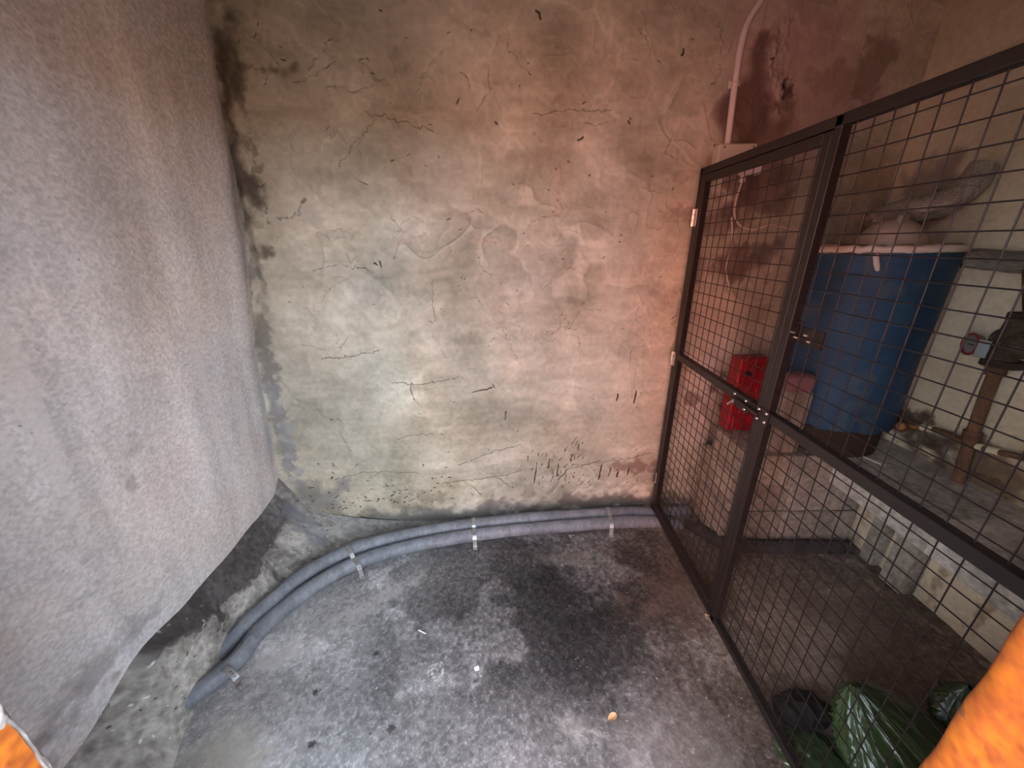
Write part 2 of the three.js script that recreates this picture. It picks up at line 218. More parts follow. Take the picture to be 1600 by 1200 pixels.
// ---------- concrete floor ----------
const fl = new Surface(-1.4, -2.1, 3.4, 2.3, 560, (x, z) => {
  const fine = fbm(x * 70, z * 70, 4, 400), grit = fbm(x * 160, z * 160, 2, 405), big = fbm(x * 1.7, z * 1.7, 3, 410), mid = fbm(x * 6, z * 6, 4, 420), worn = smooth(0.5, 0.66, fbm(x * 4 + fbm(x * 9, z * 9, 2, 3), z * 4, 5, 425));
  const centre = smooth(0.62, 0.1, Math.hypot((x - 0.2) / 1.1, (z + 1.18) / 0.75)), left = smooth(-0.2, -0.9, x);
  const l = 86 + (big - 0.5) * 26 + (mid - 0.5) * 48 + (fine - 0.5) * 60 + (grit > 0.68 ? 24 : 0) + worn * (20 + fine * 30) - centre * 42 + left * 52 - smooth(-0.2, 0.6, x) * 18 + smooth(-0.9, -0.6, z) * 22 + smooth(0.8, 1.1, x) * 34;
  const wm = smooth(0.2, 1.1, x); return [l + 1 + wm * 9, l - 1 - wm * 6, l - wm * 18, clamp(0.45 + (fine - 0.5) * 0.5 + (mid - 0.5) * 0.3 + worn * 0.1)];
});
{
  for (let n = 0; n < 420; n++) { const x = -1.1 + rnd() * 2.1, z = -1.6 + rnd() * 1.3, s = 0.0012 + rnd() * rnd() * 0.004; fl.stroke([[x, z], [x + (rnd() - 0.5) * 0.012, z + (rnd() - 0.5) * 0.008]], s, rnd() > 0.35 ? [190, 186, 182] : [48, 44, 44], 0.6); }
  for (let n = 0; n < 26; n++) { const t = n / 26 * 6.28, r = 0.022 + rnd() * 0.012; fl.stroke([[-0.3 + Math.cos(t) * r * 0.85, -0.913 + Math.sin(t) * r], [-0.3 + Math.cos(t + 0.3) * r * 0.8, -0.913 + Math.sin(t + 0.3) * r]], 0.005, [208, 206, 206], 0.4, { wobble: 0.01 }); }
  for (const [x, z] of [[-0.72, -0.85], [-0.66, -0.7], [-0.42, -0.74], [-0.55, -0.98], [-0.15, -0.88]]) fl.stain(x, z, 0.018, 0.012, [52, 50, 50], 0.9);
  for (let n = 0; n < 40; n++) { const t = rnd(), x = lerp(-1.0, -0.45, t), z = lerp(-0.95, -1.4, t) + rnd() * 0.1; fl.stain(x, z, 0.06 * rnd() + 0.02, 0.03, [168, 164, 160], 0.35, { scale: 30 }); }
  for (let n = 0; n < 14; n++) fl.stain(-1.05 + rnd() * 0.22, -0.8 + rnd() * 0.5, 0.1 + rnd() * 0.1, 0.07, [168, 164, 154], 0.5, { scale: 16 });
  fl.stain(0.75, -1.2, 0.3, 0.22, [112, 88, 76], 0.45, { scale: 9 }); fl.stain(0.45, -0.7, 0.4, 0.2, [140, 132, 128], 0.4, { scale: 12 }); fl.stain(0.25, -1.45, 0.3, 0.07, [140, 128, 118], 0.3, { scale: 12 });
  fl.stain(1.35, -0.9, 0.7, 0.6, [104, 82, 66], 0.4, { scale: 6 });
}
const flMat = relief(fl, 0.005, { roughness: 0.85 });
struct('floor', [sheet(200, 140, (u, v) => { const x = -1.35 + u * 3.3, z = 0.05 - v * 2.05; return [x, (fbm(x * 2.2, z * 2.2, 3, 500) - 0.5) * 0.012 - 0.006 + (fbm(x * 14, z * 14, 2, 510) - 0.5) * 0.003, z, ...fl.uv(x, z)]; }), box(3.5, 0.2, 2.2, 0.3, -0.13, -1.0)], flMat);

// ---------- tarred haunch along the left wall and mortar fillet in the corner ----------
const pick = (z, tab) => { for (let i = 0; i + 1 < tab.length; i++) if (z <= tab[i + 1][0]) { const t = clamp((z - tab[i][0]) / (tab[i + 1][0] - tab[i][0])); return lerp(tab[i][1], tab[i + 1][1], t * t * (3 - 2 * t)); } return tab[tab.length - 1][1]; };
const foot = [[-1.7, -0.8], [-1.52, -0.92], [-1.4, -1.0], [-1.275, -1.06], [-1.08, -1.105], [-0.94, -1.125], [-0.8, -1.115], [-0.6, -1.05], [-0.3, -0.95]], wallTop = [[-1.66, 0.37], [-1.4, 0.33], [-1.1, 0.31], [-0.8, 0.28], [-0.56, 0.23], [-0.2, 0.2]], edge = [[-1.66, 0.23], [-1.43, 0.2], [-1.25, 0.165], [-1.0, 0.185], [-0.82, 0.27], [-0.6, 0.22], [-0.2, 0.19]];
const hn = new Surface(-1.75, -0.05, 1.85, 0.5, 640, (z, t) => {
  const y = t, e = pick(z, edge), f = fbm(z * 60, y * 60, 4, 600), m = fbm(z * 9, y * 9, 4, 610), streak = fbm(z * 24, y * 5, 3, 615);
  const tar = smooth(e - 0.03, e - 0.01, y + (m - 0.5) * 0.09 + (f - 0.5) * 0.05) * smooth(-0.76, -0.82, z + (m - 0.5) * 0.05), drip = smooth(0.6, 0.68, streak) * smooth(-0.95, -1.02, z) * 0.7;
  const l = 150 + (m - 0.5) * 80 + (f - 0.5) * 90, d = clamp(tar * lerp(0.95, 0.25, smooth(-1.4, -1.62, z)) + drip * 0.6), near = smooth(-0.5, -0.75, z), k = lerp(l, 74 + (f - 0.5) * 44 + (m - 0.5) * 20, d);
  return [k + 4, k, k - 6 * (1 - d) * near, clamp(0.5 + (f - 0.5) * 0.7 + (m - 0.5) * 0.4)];
});
for (let n = 0; n < 120; n++) { const z = -1.65 + rnd() * 1.0, y = rnd() * 0.33, w = rnd() > 0.55; hn.stroke([[z, y], [z + (rnd() - 0.5) * 0.02, y + (rnd() - 0.5) * 0.015]], 0.0018 + rnd() * 0.003, w ? [226, 226, 226] : [56, 52, 52], 0.6); }
hn.stain(-1.02, 0.2, 0.03, 0.14, [58, 54, 54], 0.8, { turn: -0.3 }); hn.stain(-1.55, 0.2, 0.1, 0.2, [126, 130, 138], 0.6);
const haunch = (z, v) => { // v 0 at the foot, 1 at the wall
  const e = pick(z, edge), wt = pick(z, wallTop), fx = pick(z, foot), wx = leftX(wt) - 0.03, round = smooth(-0.85, -0.6, z);
  const ex = lerp(-1.165, lerp(fx, wx, 0.75), round), ey = lerp(e, lerp(0.02, wt, 0.5), round);
  const t = v < 0.6 ? v / 0.6 : (v - 0.6) / 0.4; let x, y;
  if (v < 0.6) { x = lerp(fx, ex, Math.pow(t, 0.8)); y = lerp(-0.01, ey, t); } else { x = lerp(ex, wx, t); y = lerp(ey, wt, t); }
  const b = (fbm(z * 12, v * 4, 4, 630) - 0.5) * 0.03 * (v > 0.02 ? 1 : 0) * (1 - smooth(0.5, 0.75, v));
  return [x + b, y + b * 0.4];
};
struct('trim_1', sheet(170, 44, (u, v) => { const z = lerp(-0.2, -1.685, u), [x, y] = haunch(z, v); return [x, y, z, ...hn.uv(z, y)]; }), relief(hn, 0.008));
const grey = new Surface(0, 0, 1.2, 1.2, 500, (x, y) => { const s = (a, b, k) => fbm(x * a, y * a, b, k), l = 138 + (s(4, 4, 700) - 0.5) * 70 + (s(50, 4, 710) - 0.5) * 60; return [l + 2, l, l - 3, clamp(0.5 + (s(50, 4, 710) - 0.5) * 0.7 + (s(9, 3, 720) - 0.5) * 0.5)]; });
const greyMaps = grey.maps(), mortar = new THREE.MeshStandardMaterial({ ...greyMaps, bumpScale: 0.008, roughness: 0.95 });
struct('trim_2', sheet(90, 26, (u, v) => {
  const x = lerp(-1.24, -0.45, u), h = 0.17 * Math.pow(1 - u, 1.7) + 0.012, out = 0.035 + 0.12 * Math.pow(1 - u, 1.3) + (fbm(x * 13, 1, 3, 730) - 0.5) * 0.03, b = (fbm(x * 16, v * 5, 4, 731) - 0.5) * 0.025 * Math.sin(v * 3.14);
  return [x + 0.02 * v, lerp(-0.01, h, v) + b * 0.4 - 0.02 * Math.sin(v * 3.14), backZ(x) + 0.02 + out * (1 - v) + b - 0.012 * v, x + 1.3, v * 0.25];
}), mortar);

// ---------- right wall, ceiling, front wall with the doorway ----------
const rw = new Surface(0, 0, 2.0, 2.0, 420, (x, y) => {
  const a = trowel(x * 2.6, y * 2.6, 800), m = fbm(x * 5, y * 5, 4, 810), f = fbm(x * 70, y * 70, 3, 820), b = fbm(x * 1.6, y * 1.6, 3, 830), l = 204 + (a[0] - 0.5) * 10 + (m - 0.5) * 34 + (f - 0.5) * 24 + (b - 0.5) * 26;
  return [l + 8, l - 12, l - 42, clamp(0.5 + (m - 0.5) * 0.5 + (f - 0.5) * 0.25)];
});
rw.stain(1.23, 0.62, 0.26, 0.2, [104, 80, 58], 0.8, { scale: 9 }); rw.stain(0.75, 0.66, 0.4, 0.12, [100, 74, 52], 0.8, { scale: 9 }); rw.stain(1.45, 0.7, 0.2, 0.1, [60, 46, 38], 0.8); rw.stain(1.75, 1.6, 0.2, 0.35, [108, 88, 78], 0.6);
for (let n = 0; n < 80; n++) { const x = 0.5 + rnd() * 1.2, y = 0.58 + rnd() * 0.24; rw.stain(x, y, 0.02 + rnd() * 0.04, 0.01 + rnd() * 0.02, rnd() > 0.5 ? [70, 50, 38] : [150, 120, 92], 0.5); }
for (const [x, y] of [[1.0, 0.2], [1.3, 0.25], [1.5, 0.2], [1.15, 0.15]]) rw.stain(x, y, 0.03, 0.22, [120, 78, 52], 0.45, { scale: 20, soft: 1 });
const rwMat = relief(rw, 0.006);
struct('wall_right', [sheet(80, 110, (u, v) => { const z = lerp(-2.0, 0.05, u), y = -0.02 + v * (CEIL + 0.02); return [RIGHT - (fbm(z * 2, y * 2, 3, 840) - 0.5) * 0.03, y, z, -z / 2, y / 2]; }, true), box(0.2, CEIL + 0.1, 2.3, 1.93, CEIL / 2, -0.95)], rwMat);
const plainMat = new THREE.MeshStandardMaterial({ ...greyMaps, bumpScale: 0.004, roughness: 0.95, color: new THREE.Color(1, 0.97, 0.93) });
struct('ceiling', box(3.6, 0.2, 2.5, 0.3, CEIL + 0.1, -0.93), plainMat);
const JL = -0.486, JR = 0.437, HEAD = 1.87, OUT = 0.03;
struct('wall_front', [box(1.1, CEIL, OUT - FRONT, JL - 0.55, CEIL / 2, (OUT + FRONT) / 2), box(1.6, CEIL, OUT - FRONT, JR + 0.8, CEIL / 2, (OUT + FRONT) / 2), box(JR - JL, CEIL - HEAD, OUT - FRONT, (JL + JR) / 2, (CEIL + HEAD) / 2, (OUT + FRONT) / 2)], new THREE.MeshStandardMaterial({ ...greyMaps, bumpScale: 0.006, roughness: 0.9, color: new THREE.Color(1.0, 1.0, 1.0) }));
// orange paint: a skin of its own on the reveals, stopping at a ragged edge
const or = new Surface(0, 0, 1.0, 1.0, 640, (x, y) => {
  const f = fbm(x * 110, y * 110, 3, 900), m = fbm(x * 9, y * 9, 4, 910), chip = smooth(0.77, 0.8, fbm(x * 40, y * 30, 3, 920));
  return [lerp(164 + (m - 0.5) * 26 + (f - 0.5) * 60, 110, chip * 0.7), lerp(86 + (m - 0.5) * 30 + (f - 0.5) * 50, 62, chip * 0.7), lerp(16 + (m - 0.5) * 20, 34, chip * 0.7), clamp(0.5 + (f - 0.5) * 0.8 + (m - 0.5) * 0.3 - chip * 0.3)];
});
const orange = relief(or, 0.0018, { roughness: 0.75 });
const ragged = (y, k, a) => (fbm(y * 16, k, 4, 930) - 0.5) * a;
// left reveal: paint stops short of the corner, bare white plaster corner rounded beyond it
struct('trim_3', sheet(30, 260, (u, v) => { const y = v * HEAD, end = -0.213 + ragged(y, 1, 0.012), z = lerp(OUT, end, u); return [JL + 0.004 - smooth(0.93, 1, u) * 0.003, y, z, z, y]; }, true), orange);
struct('trim_4', sheet(14, 300, (u, v) => { const y = v * HEAD, a = u * 1.5; return [JL - 0.004 + 0.006 * Math.cos(a) + ragged(y, 5, 0.006), y, -0.206 - 0.014 * Math.sin(a) - ragged(y, 8, 0.006), u * 0.03, y]; }, true), new THREE.MeshStandardMaterial({ ...greyMaps, bumpScale: 0.006, roughness: 0.9, color: new THREE.Color(1.7, 1.7, 1.72) }));
struct('trim_5', sheet(60, 260, (u, v) => {
  const y = v * HEAD, r = ragged(y, 2, 0.004), R = 0.012, L = OUT - FRONT - R + r, t = u * (L + R * 1.571 + 0.03);
  if (t < L) return [JR - 0.004, y, OUT - t, t, y];
  const a = (t - L) / R; if (a < 1.571) return [JR - 0.004 + R * (1 - Math.cos(a)), y, OUT - L - (R + 0.009) * Math.sin(a), t, y];
  return [JR + R - 0.004 + t - L - R * 1.571, y, OUT - L - R - 0.009, t, y];
}), orange);

// ---------- outside, behind the camera ----------
const paving = std(new THREE.Color().setRGB(0.16, 0.10, 0.07), 0.95);
struct('pavement', box(16, 0.2, 12, 0, -0.12, 6.05), paving);
const terracotta = std(new THREE.Color().setRGB(0.70, 0.31, 0.26), 0.95);
struct('wall_added_bounce', box(2.9, 3.0, 0.25, -1.75, 1.5, 3.2), terracotta);  // added unseen wall, bounces warm light onto the right of the room
struct('wall_added_skyline', box(9, 1.4, 0.25, 4.0, 0.7, 6.9), std(new THREE.Color().setRGB(0.26, 0.16, 0.11), 0.95));  // added unseen wall, its height limits the low sky light coming in
struct('wall_facade', [box(6, 3.2, 0.2, -4.3, 1.6, -0.1), box(6, 3.2, 0.2, 5, 1.6, -0.1), box(16, 0.4, 2.8, 0, CEIL + 0.4, -1)], orange);

// ---------- the cage: fixed frame and gate ----------
const blackPaint = new THREE.MeshStandardMaterial({ color: 0x2b2423, roughness: 0.42, metalness: 0.25 });
const wirePaint = new THREE.MeshStandardMaterial({ color: 0x33292a, roughness: 0.33, metalness: 0.45 });
const chrome = std(0xd8d4d0, 0.22, 1), steel = std(0xb9b4ae, 0.35, 0.9);
const FX = 0.819, S = 0.0265, STEP = 0.0463;
const bar = (h, d, y, z) => box(S, h, d, FX, y, z, 0.003);
function wires(z0, z1, y0, y1) {
  const g = [], n = Math.round((z1 - z0) / STEP), m = Math.round((y1 - y0) / STEP);
  for (let i = 0; i < n; i++) { const z = z0 + (i + 0.5) * (z1 - z0) / n + (hash(i, 1, 3) - 0.5) * 0.003; g.push(rod([FX + 0.0015, y0 - 0.008, z], [FX + 0.0015, y1 + 0.008, z + (hash(i, 2, 3) - 0.5) * 0.003], 0.0015, 6)); }
  for (let j = 0; j < m; j++) { const y = y0 + (j + 0.5) * (y1 - y0) / m; g.push(rod([FX - 0.0015, y, z0 - 0.008], [FX - 0.0015, y, z1 + 0.008], 0.0015, 6)); }
  return g;
}
const fence = thing('cage_fence', 'black painted steel frame fence with welded wire mesh, fixed panel right of the gate', 'fence');
const FZ = -0.235, P0 = -1.0745, P1 = -1.0491, FB = -1.7657;
part('post', bar(1.7452, 0.026, 0.9101, FB + 0.013), blackPaint, fence); part('post', bar(1.7452, P1 - P0, 0.9101, (P0 + P1) / 2), blackPaint, fence); part('post', bar(1.7452, 0.027, 0.9101, FZ), blackPaint, fence);
part('top_rail', bar(0.027, FZ - FB, 1.7701, (FZ + FB) / 2), blackPaint, fence);
part('middle_rail', bar(0.031, FZ - P1 - 0.0135, 0.9759, (FZ - 0.0135 + P1) / 2), blackPaint, fence);
part('bottom_rail', bar(0.026, FZ - FB, 0.057, (FZ + FB) / 2), blackPaint, fence);
part('wire_mesh', wires(P1, FZ - 0.0135, 0.991, 1.7574), wirePaint, fence, { kind: 'stuff' }); part('wire_mesh', wires(P1, FZ - 0.0135, 0.0697, 0.9608), wirePaint, fence, { kind: 'stuff' });
const bolt = (y, z, x = FX - 0.0165) => new THREE.SphereGeometry(0.0062, 12, 8, 0, 6.29, 0, 1.6).rotateZ(Math.PI / 2).translate(x, y, z);
const plate = part('keeper_plate', box(0.004, 0.05, 0.056, FX - 0.0155, 0.9706, -1.0647, 0.001), blackPaint, fence);
for (const [y, z] of [[0.9871, -1.0842], [0.9871, -1.0472], [0.954, -1.0852], [0.9569, -1.0481], [0.9706, -1.0813]]) part('bolt_head', bolt(y, z), chrome, plate);
const brk = part('bracket', box(0.006, 0.05, 0.1, FX + 0.012, 1.2436, -1.0043, 0.001), blackPaint, fence);
for (const [y, z] of [[1.2524, -1.0354], [1.2407, -1.0179], [1.2533, -0.9848], [1.2397, -0.9691]]) part('bolt_head', rod([FX - 0.012, y, z - 0.007], [FX - 0.012, y, z + 0.007], 0.0035, 8), chrome, brk);

const gate = thing('cage_gate', 'black steel gate with wire mesh and three chrome hinges, closing the cage', 'gate');
const G0 = -1.7384, G1 = -1.0774;
part('stile', bar(1.6770, 0.026, 0.915, G0 + 0.013), blackPaint, gate); part('stile', bar(1.6770, 0.026, 0.915, G1 - 0.013), blackPaint, gate);
for (const [n, y, h] of [['top_rail', 1.7408, 0.027], ['middle_rail', 0.9759, 0.031], ['bottom_rail', 0.0892, 0.026]]) part(n, bar(h, G1 - G0 - 0.052, y, (G0 + G1) / 2), blackPaint, gate);
part('wire_mesh', wires(G0 + 0.026, G1 - 0.026, 0.991, 1.7282), wirePaint, gate, { kind: 'stuff' }); part('wire_mesh', wires(G0 + 0.026, G1 - 0.026, 0.1018, 0.9608), wirePaint, gate, { kind: 'stuff' });
for (const y of [1.594, 0.954, 0.254]) {
  const h = part('hinge', [box(0.003, 0.07, 0.03, FX - 0.0145, y, -1.752, 0.001), box(0.003, 0.07, 0.026, FX - 0.0145, y, -1.782, 0.001)], chrome, gate, { label: 'chrome butt hinge' });
  for (let i = 0; i < 3; i++) part('knuckle', rod([FX - 0.018, y - 0.034 + i * 0.0235, -1.7665], [FX - 0.018, y - 0.013 + i * 0.0235, -1.7665], 0.0052, 10), chrome, h);
}
const latch = part('latch', [box(0.004, 0.05, 0.1, FX - 0.0155, 0.9696, -1.1846, 0.001), rod([FX - 0.024, 0.9706, -1.2188], [FX - 0.024, 0.9706, -1.0725], 0.006, 10)], blackPaint, gate);
for (const [y, z] of [[0.9852, -1.2207], [0.953, -1.2227], [0.9852, -1.1544], [0.954, -1.1544], [0.9667, -1.2061]]) part('bolt_head', bolt(y, z), chrome, latch);
part('lever', [rod([FX - 0.026, 0.9676, -1.2051], [FX - 0.034, 0.9423, -1.2246], 0.004, 10)], chrome, latch);

// ---------- shelf slab, piers, block plinth ----------
const slabMat = new THREE.MeshStandardMaterial({ ...greyMaps, bumpScale: 0.004, roughness: 0.9, color: new THREE.Color(1.85, 1.7, 1.55) });
const blockMats = [0.92, 1.05, 1.18].map((k) => new THREE.MeshStandardMaterial({ ...greyMaps, bumpScale: 0.006, roughness: 0.95, color: new THREE.Color(k * 1.28, k * 1.08, k * 0.92) }));
const shelf = thing('concrete_shelf', 'long low concrete shelf slab on block piers along the right wall', 'shelf');
part('slab', metric(shape(new RoundedBoxGeometry(0.36, 0.148, 1.66, 3, 0.008), (v) => { v.y += (fbm(v.z * 5, v.x * 5, 3, 950) - 0.5) * 0.006; }).translate(1.632, 0.527, -1.048)), slabMat, shelf);
for (const [x, z, w, d] of [[1.765, -1.39, 0.06, 0.06], [1.76, -1.25, 0.07, 0.1], [1.7, -0.62, 0.16, 0.2]]) part('pier', metric(box(w, 0.45, d, x, 0.225, z, 0.006), z), blockMats[1], shelf);
const plinth = thing('block_plinth', 'low concrete block plinth in the cage corner, under the left end of the shelf', 'plinth');
const course = (x0, x1, y0, h, z, widths, off) => { let x = x0; for (let i = 0; x < x1 - 0.02; i++) { const w = Math.min(widths[(i + off) % widths.length], x1 - x); part('block', metric(shape(new RoundedBoxGeometry(w - 0.006, h - 0.006, 0.3, 2, 0.006), (v) => { v.z += (fbm(v.x * 9 + i, v.y * 9 + y0, 3, 960) - 0.5) * 0.012; }).translate(x + w / 2, y0 + h / 2, z - 0.15 + (hash(i, off, 6) - 0.5) * 0.008), i * 0.37 + off), blockMats[(i + off) % 3], plinth); x += w; } };
course(1.06, 1.74, 0, 0.22, -1.5, [0.3, 0.38], 0); course(1.06, 1.74, 0.22, 0.22, -1.5, [0.16, 0.3, 0.3], 1); course(1.06, 1.45, 0.44, 0.16, -1.415, [0.2, 0.22], 2);

// ---------- hot water cylinder ----------
const bl = new Surface(0, 0, 1.0, 1.0, 400, (x, y) => {
  const m = fbm(x * 6, y * 5, 4, 1000), st = fbm(x * 26, y * 2.2, 3, 1010), f = fbm(x * 60, y * 60, 3, 1020), l = (m - 0.5) * 26 + (st - 0.5) * 34 + (f - 0.5) * 14, scuff = smooth(0.66, 0.74, fbm(x * 15, y * 6, 4, 1030));
  return [lerp(34 + l * 0.6, 84, scuff * 0.5), lerp(66 + l * 0.8, 92, scuff * 0.5), lerp(94 + l * 0.9, 98, scuff * 0.5), clamp(0.5 + (m - 0.5) * 0.6 + (f - 0.5) * 0.3)];
});
for (let n = 0; n < 26; n++) bl.stroke([[rnd(), rnd()], [rnd() * 0.02 + rnd(), rnd()]].map(([a, b], i, s) => i ? [s[0][0] + 0.01 * a, s[0][1] + 0.04 * b] : [a, b]), 0.0024, [130, 132, 134], 0.4);
const TX = 1.5, TZ = -1.605, TR = 0.245;
const tank = thing('water_cylinder', 'large blue jacketed hot water cylinder with foam crusted top on the concrete shelf', 'water tank', [TX, 0.6, TZ]);
part('jacket', shape(new THREE.CylinderGeometry(TR, TR - 0.004, 0.71, 72, 24, true), (v) => { const a = Math.atan2(v.z, v.x), n = (fbm3(v.x * 8 + 20, v.y * 8 + 20, v.z * 8 + 20, 3, 1040) - 0.5) * 0.016; v.x += Math.cos(a) * n; v.z += Math.sin(a) * n; if (v.y < -0.3) v.y += (fbm(a * 7, 2, 4, 1050) - 0.5) * 0.05 - 0.01; }).translate(0, 0.495, 0), relief(bl, 0.006, { roughness: 0.65 }), tank);
const foamMat = std(0xd9c8ba, 0.9), foamDull = std(0x9a8878, 0.95);
part('base', [new THREE.CylinderGeometry(TR - 0.03, TR - 0.03, 0.14, 48).translate(0, 0.07, 0), new THREE.CylinderGeometry(TR - 0.012, TR - 0.02, 0.03, 48).translate(0, 0.135, 0)], std(0x33251d, 0.9), tank);
part('foam_top', shape(new THREE.CylinderGeometry(TR - 0.01, TR - 0.004, 0.05, 72, 4), (v) => { const r = Math.hypot(v.x, v.z); v.y += (fbm3(v.x * 30 + 9, 3, v.z * 30 + 9, 3, 1060) - 0.5) * 0.02 * (r > 0.02 ? 1 : 0.5); }).translate(0, 0.85, 0), foamDull, tank);
part('foam_rim', shape(new THREE.TorusGeometry(TR - 0.006, 0.013, 14, 120, Math.PI * 1.15).rotateX(Math.PI / 2), (v) => { v.multiplyScalar(1 + (fbm3(v.x * 26 + 40, v.y * 26 + 40, v.z * 26 + 40, 3, 1070) - 0.5) * 0.035); v.y += (fbm3(v.x * 40 + 50, 1, v.z * 40 + 50, 3, 1075) - 0.5) * 0.014; }).rotateY(0.55).translate(0, 0.862, 0), foamMat, tank, { label: 'crusty pale foam rim' });
part('dome', shape(new THREE.SphereGeometry(0.105, 48, 28, 0, 6.29, 0, Math.PI / 2), (v) => { const k = 1 + (fbm3(v.x * 14 + 60, v.y * 30 + 60, v.z * 14 + 60, 3, 1080) - 0.5) * 0.22; v.x *= k; v.z *= k; v.y *= 0.98; }).translate(0.02, 0.87, 0.03), std(0xb5a494, 0.55), tank);
part('boss', rod([0.0, 0.955, 0.07], [-0.004, 0.985, 0.078], 0.018, 14), steel, tank, { label: 'shiny metal boss on the dome' });
part('foam_drip', shape(new THREE.CapsuleGeometry(0.009, 0.05, 6, 12), (v) => { v.x += (fbm(v.y * 40, 1, 3, 1090) - 0.5) * 0.02; }).rotateZ(0.25).translate(-0.155, 0.815, 0.19), foamMat, tank);

// drain cock low on the cylinder, pipework on the right wall
const brass = std(0x8a6238, 0.45, 0.7), rustMat = new THREE.MeshStandardMaterial({ ...greyMaps, color: new THREE.Color(0.75, 0.36, 0.2), bumpScale: 0.004, roughness: 0.85 }), lagMat = new THREE.MeshStandardMaterial({ ...greyMaps, color: new THREE.Color(1.1, 0.94, 0.78), bumpScale: 0.008, roughness: 0.95 });
const cock = thing('drain_cock', 'small brass drain cock at the foot of the blue cylinder', 'valve', [1.735, 0.73, -1.46]);
part('body', [rod([-0.02, 0, -0.03], [0.02, 0.0, 0.045], 0.014, 14), rod([0.0, 0.0, 0.0], [-0.035, 0.0, 0.028], 0.02, 14)], brass, cock); part('handwheel', new THREE.TorusGeometry(0.02, 0.005, 8, 20).rotateY(-0.9).translate(-0.04, 0, 0.032), std(0x5d3524, 0.5, 0.4), cock);
const low = thing('drain_pipe', 'dirty thin pipe with white sleeves running low along the right wall', 'pipe');
part('tube', tube([[1.75, 0.735, -1.42], [1.765, 0.755, -1.34], [1.765, 0.752, -1.27], [1.765, 0.762, -1.18], [1.768, 0.785, -1.08], [1.77, 0.79, -0.95]], 0.011, 60, 10), rustMat, low);
for (const [a, b] of [[[1.752, 0.742, -1.4], [1.76, 0.75, -1.365]], [[1.765, 0.757, -1.22], [1.765, 0.761, -1.195]], [[1.765, 0.763, -1.185], [1.767, 0.77, -1.15]]]) part('sleeve', rod(a, b, 0.0135, 14), std(0xd8c9a8, 0.6), low, { label: 'white plastic sleeve' });
const riser = thing('rusty_riser_pipe', 'rusty vertical pipe rising beside the right wall behind the mesh', 'pipe');
part('tube', [tube([[1.755, 0.6, -1.212], [1.755, 0.76, -1.232], [1.755, 0.95, -1.25], [1.755, 1.06, -1.256]], 0.019, 40, 16)], rustMat, riser);
for (const [y, z] of [[1.05, -1.256], [0.79, -1.236]]) part('coupling', rod([1.755, y - 0.02, z + 0.002], [1.755, y + 0.02, z - 0.002], 0.026, 12), rustMat, riser);
const pump = thing('gate_valve', 'dark rusty iron valve body at the top of the rusty riser pipe', 'valve', [1.745, 1.16, -1.235]);
const iron = new THREE.MeshStandardMaterial({ ...greyMaps, color: new THREE.Color(0.3, 0.2, 0.14), bumpScale: 0.006, roughness: 0.8, metalness: 0.2 });
part('body', [rod([0, -0.09, -0.02], [0, 0.09, 0], 0.04, 20), rod([0, 0, -0.05], [0, 0.01, 0.09], 0.034, 18), new THREE.SphereGeometry(0.055, 24, 16).scale(0.8, 1, 1).translate(0, 0, 0.02)], iron, pump);
for (const y of [-0.08, 0.085]) part('flange', rod([0, y - 0.012, y * 0.1], [0, y + 0.012, y * 0.1], 0.052, 18), iron, pump);
part('spindle', rod([0, 0.09, 0], [-0.01, 0.24, -0.05], 0.012, 12), brass, pump); part('identity_tag', box(0.004, 0.062, 0.032, -0.048, -0.035, -0.045, 0.001).rotateY(0.15), std(0x9aa0a2, 0.5, 0.3), pump);
const gauge = thing('pressure_gauge', 'small round pressure gauge with a red rim beside the rusty valve', 'gauge', [1.735, 1.125, -1.335]);
const gRot = (g) => g.rotateZ(Math.PI / 2).rotateY(-0.35);
part('rim', gRot(new THREE.TorusGeometry(0.038, 0.0045, 10, 40).rotateX(Math.PI / 2).translate(0, 0.012, 0)), std(0x94382e, 0.5), gauge); part('dial', gRot(new THREE.CylinderGeometry(0.036, 0.036, 0.018, 36)), std(0x8d8a86, 0.35), gauge);
part('stem', rod([0.01, 0, 0], [0.01, -0.005, 0.07], 0.009, 10), std(0xa0402c, 0.5), gauge); part('needle', gRot(box(0.003, 0.002, 0.026, 0, 0.0135, 0.008)), std(0x2a2a2a, 0.5), gauge);
const lagged = thing('lagged_pipe', 'thick cement lagged pipe running level along the right wall from the cylinder top', 'pipe');
part('lagging', shape(tube([[1.755, 1.425, -1.52], [1.755, 1.424, -1.45], [1.755, 1.42, -1.35], [1.755, 1.415, -1.0], [1.745, 1.41, -0.26]], 0.036, 120, 18), (v, n) => { v.addScaledVector(n, (fbm3(v.x * 20 + 5, v.y * 20 + 5, v.z * 12 + 30, 3, 1100) - 0.5) * 0.012); }), lagMat, lagged);
const flue = thing('lagged_bend', 'fat cement lagged pipe bend rising behind the cylinder dome', 'pipe');
part('lagging', shape(tube([[1.53, 1.56, -1.70], [1.6, 1.60, -1.66], [1.68, 1.62, -1.59], [1.735, 1.675, -1.565], [1.765, 1.75, -1.56]], 0.046, 90, 22), (v, n) => { v.addScaledVector(n, (fbm3(v.x * 16 + 5, v.y * 16 + 5, v.z * 16 + 30, 3, 1110) - 0.5) * 0.02); }), lagMat, flue);
part('foil_clip', shape(new THREE.TorusGeometry(0.05, 0.003, 6, 30, 1.3), () => {}).rotateY(0.7).translate(1.665, 1.625, -1.60), chrome, flue);

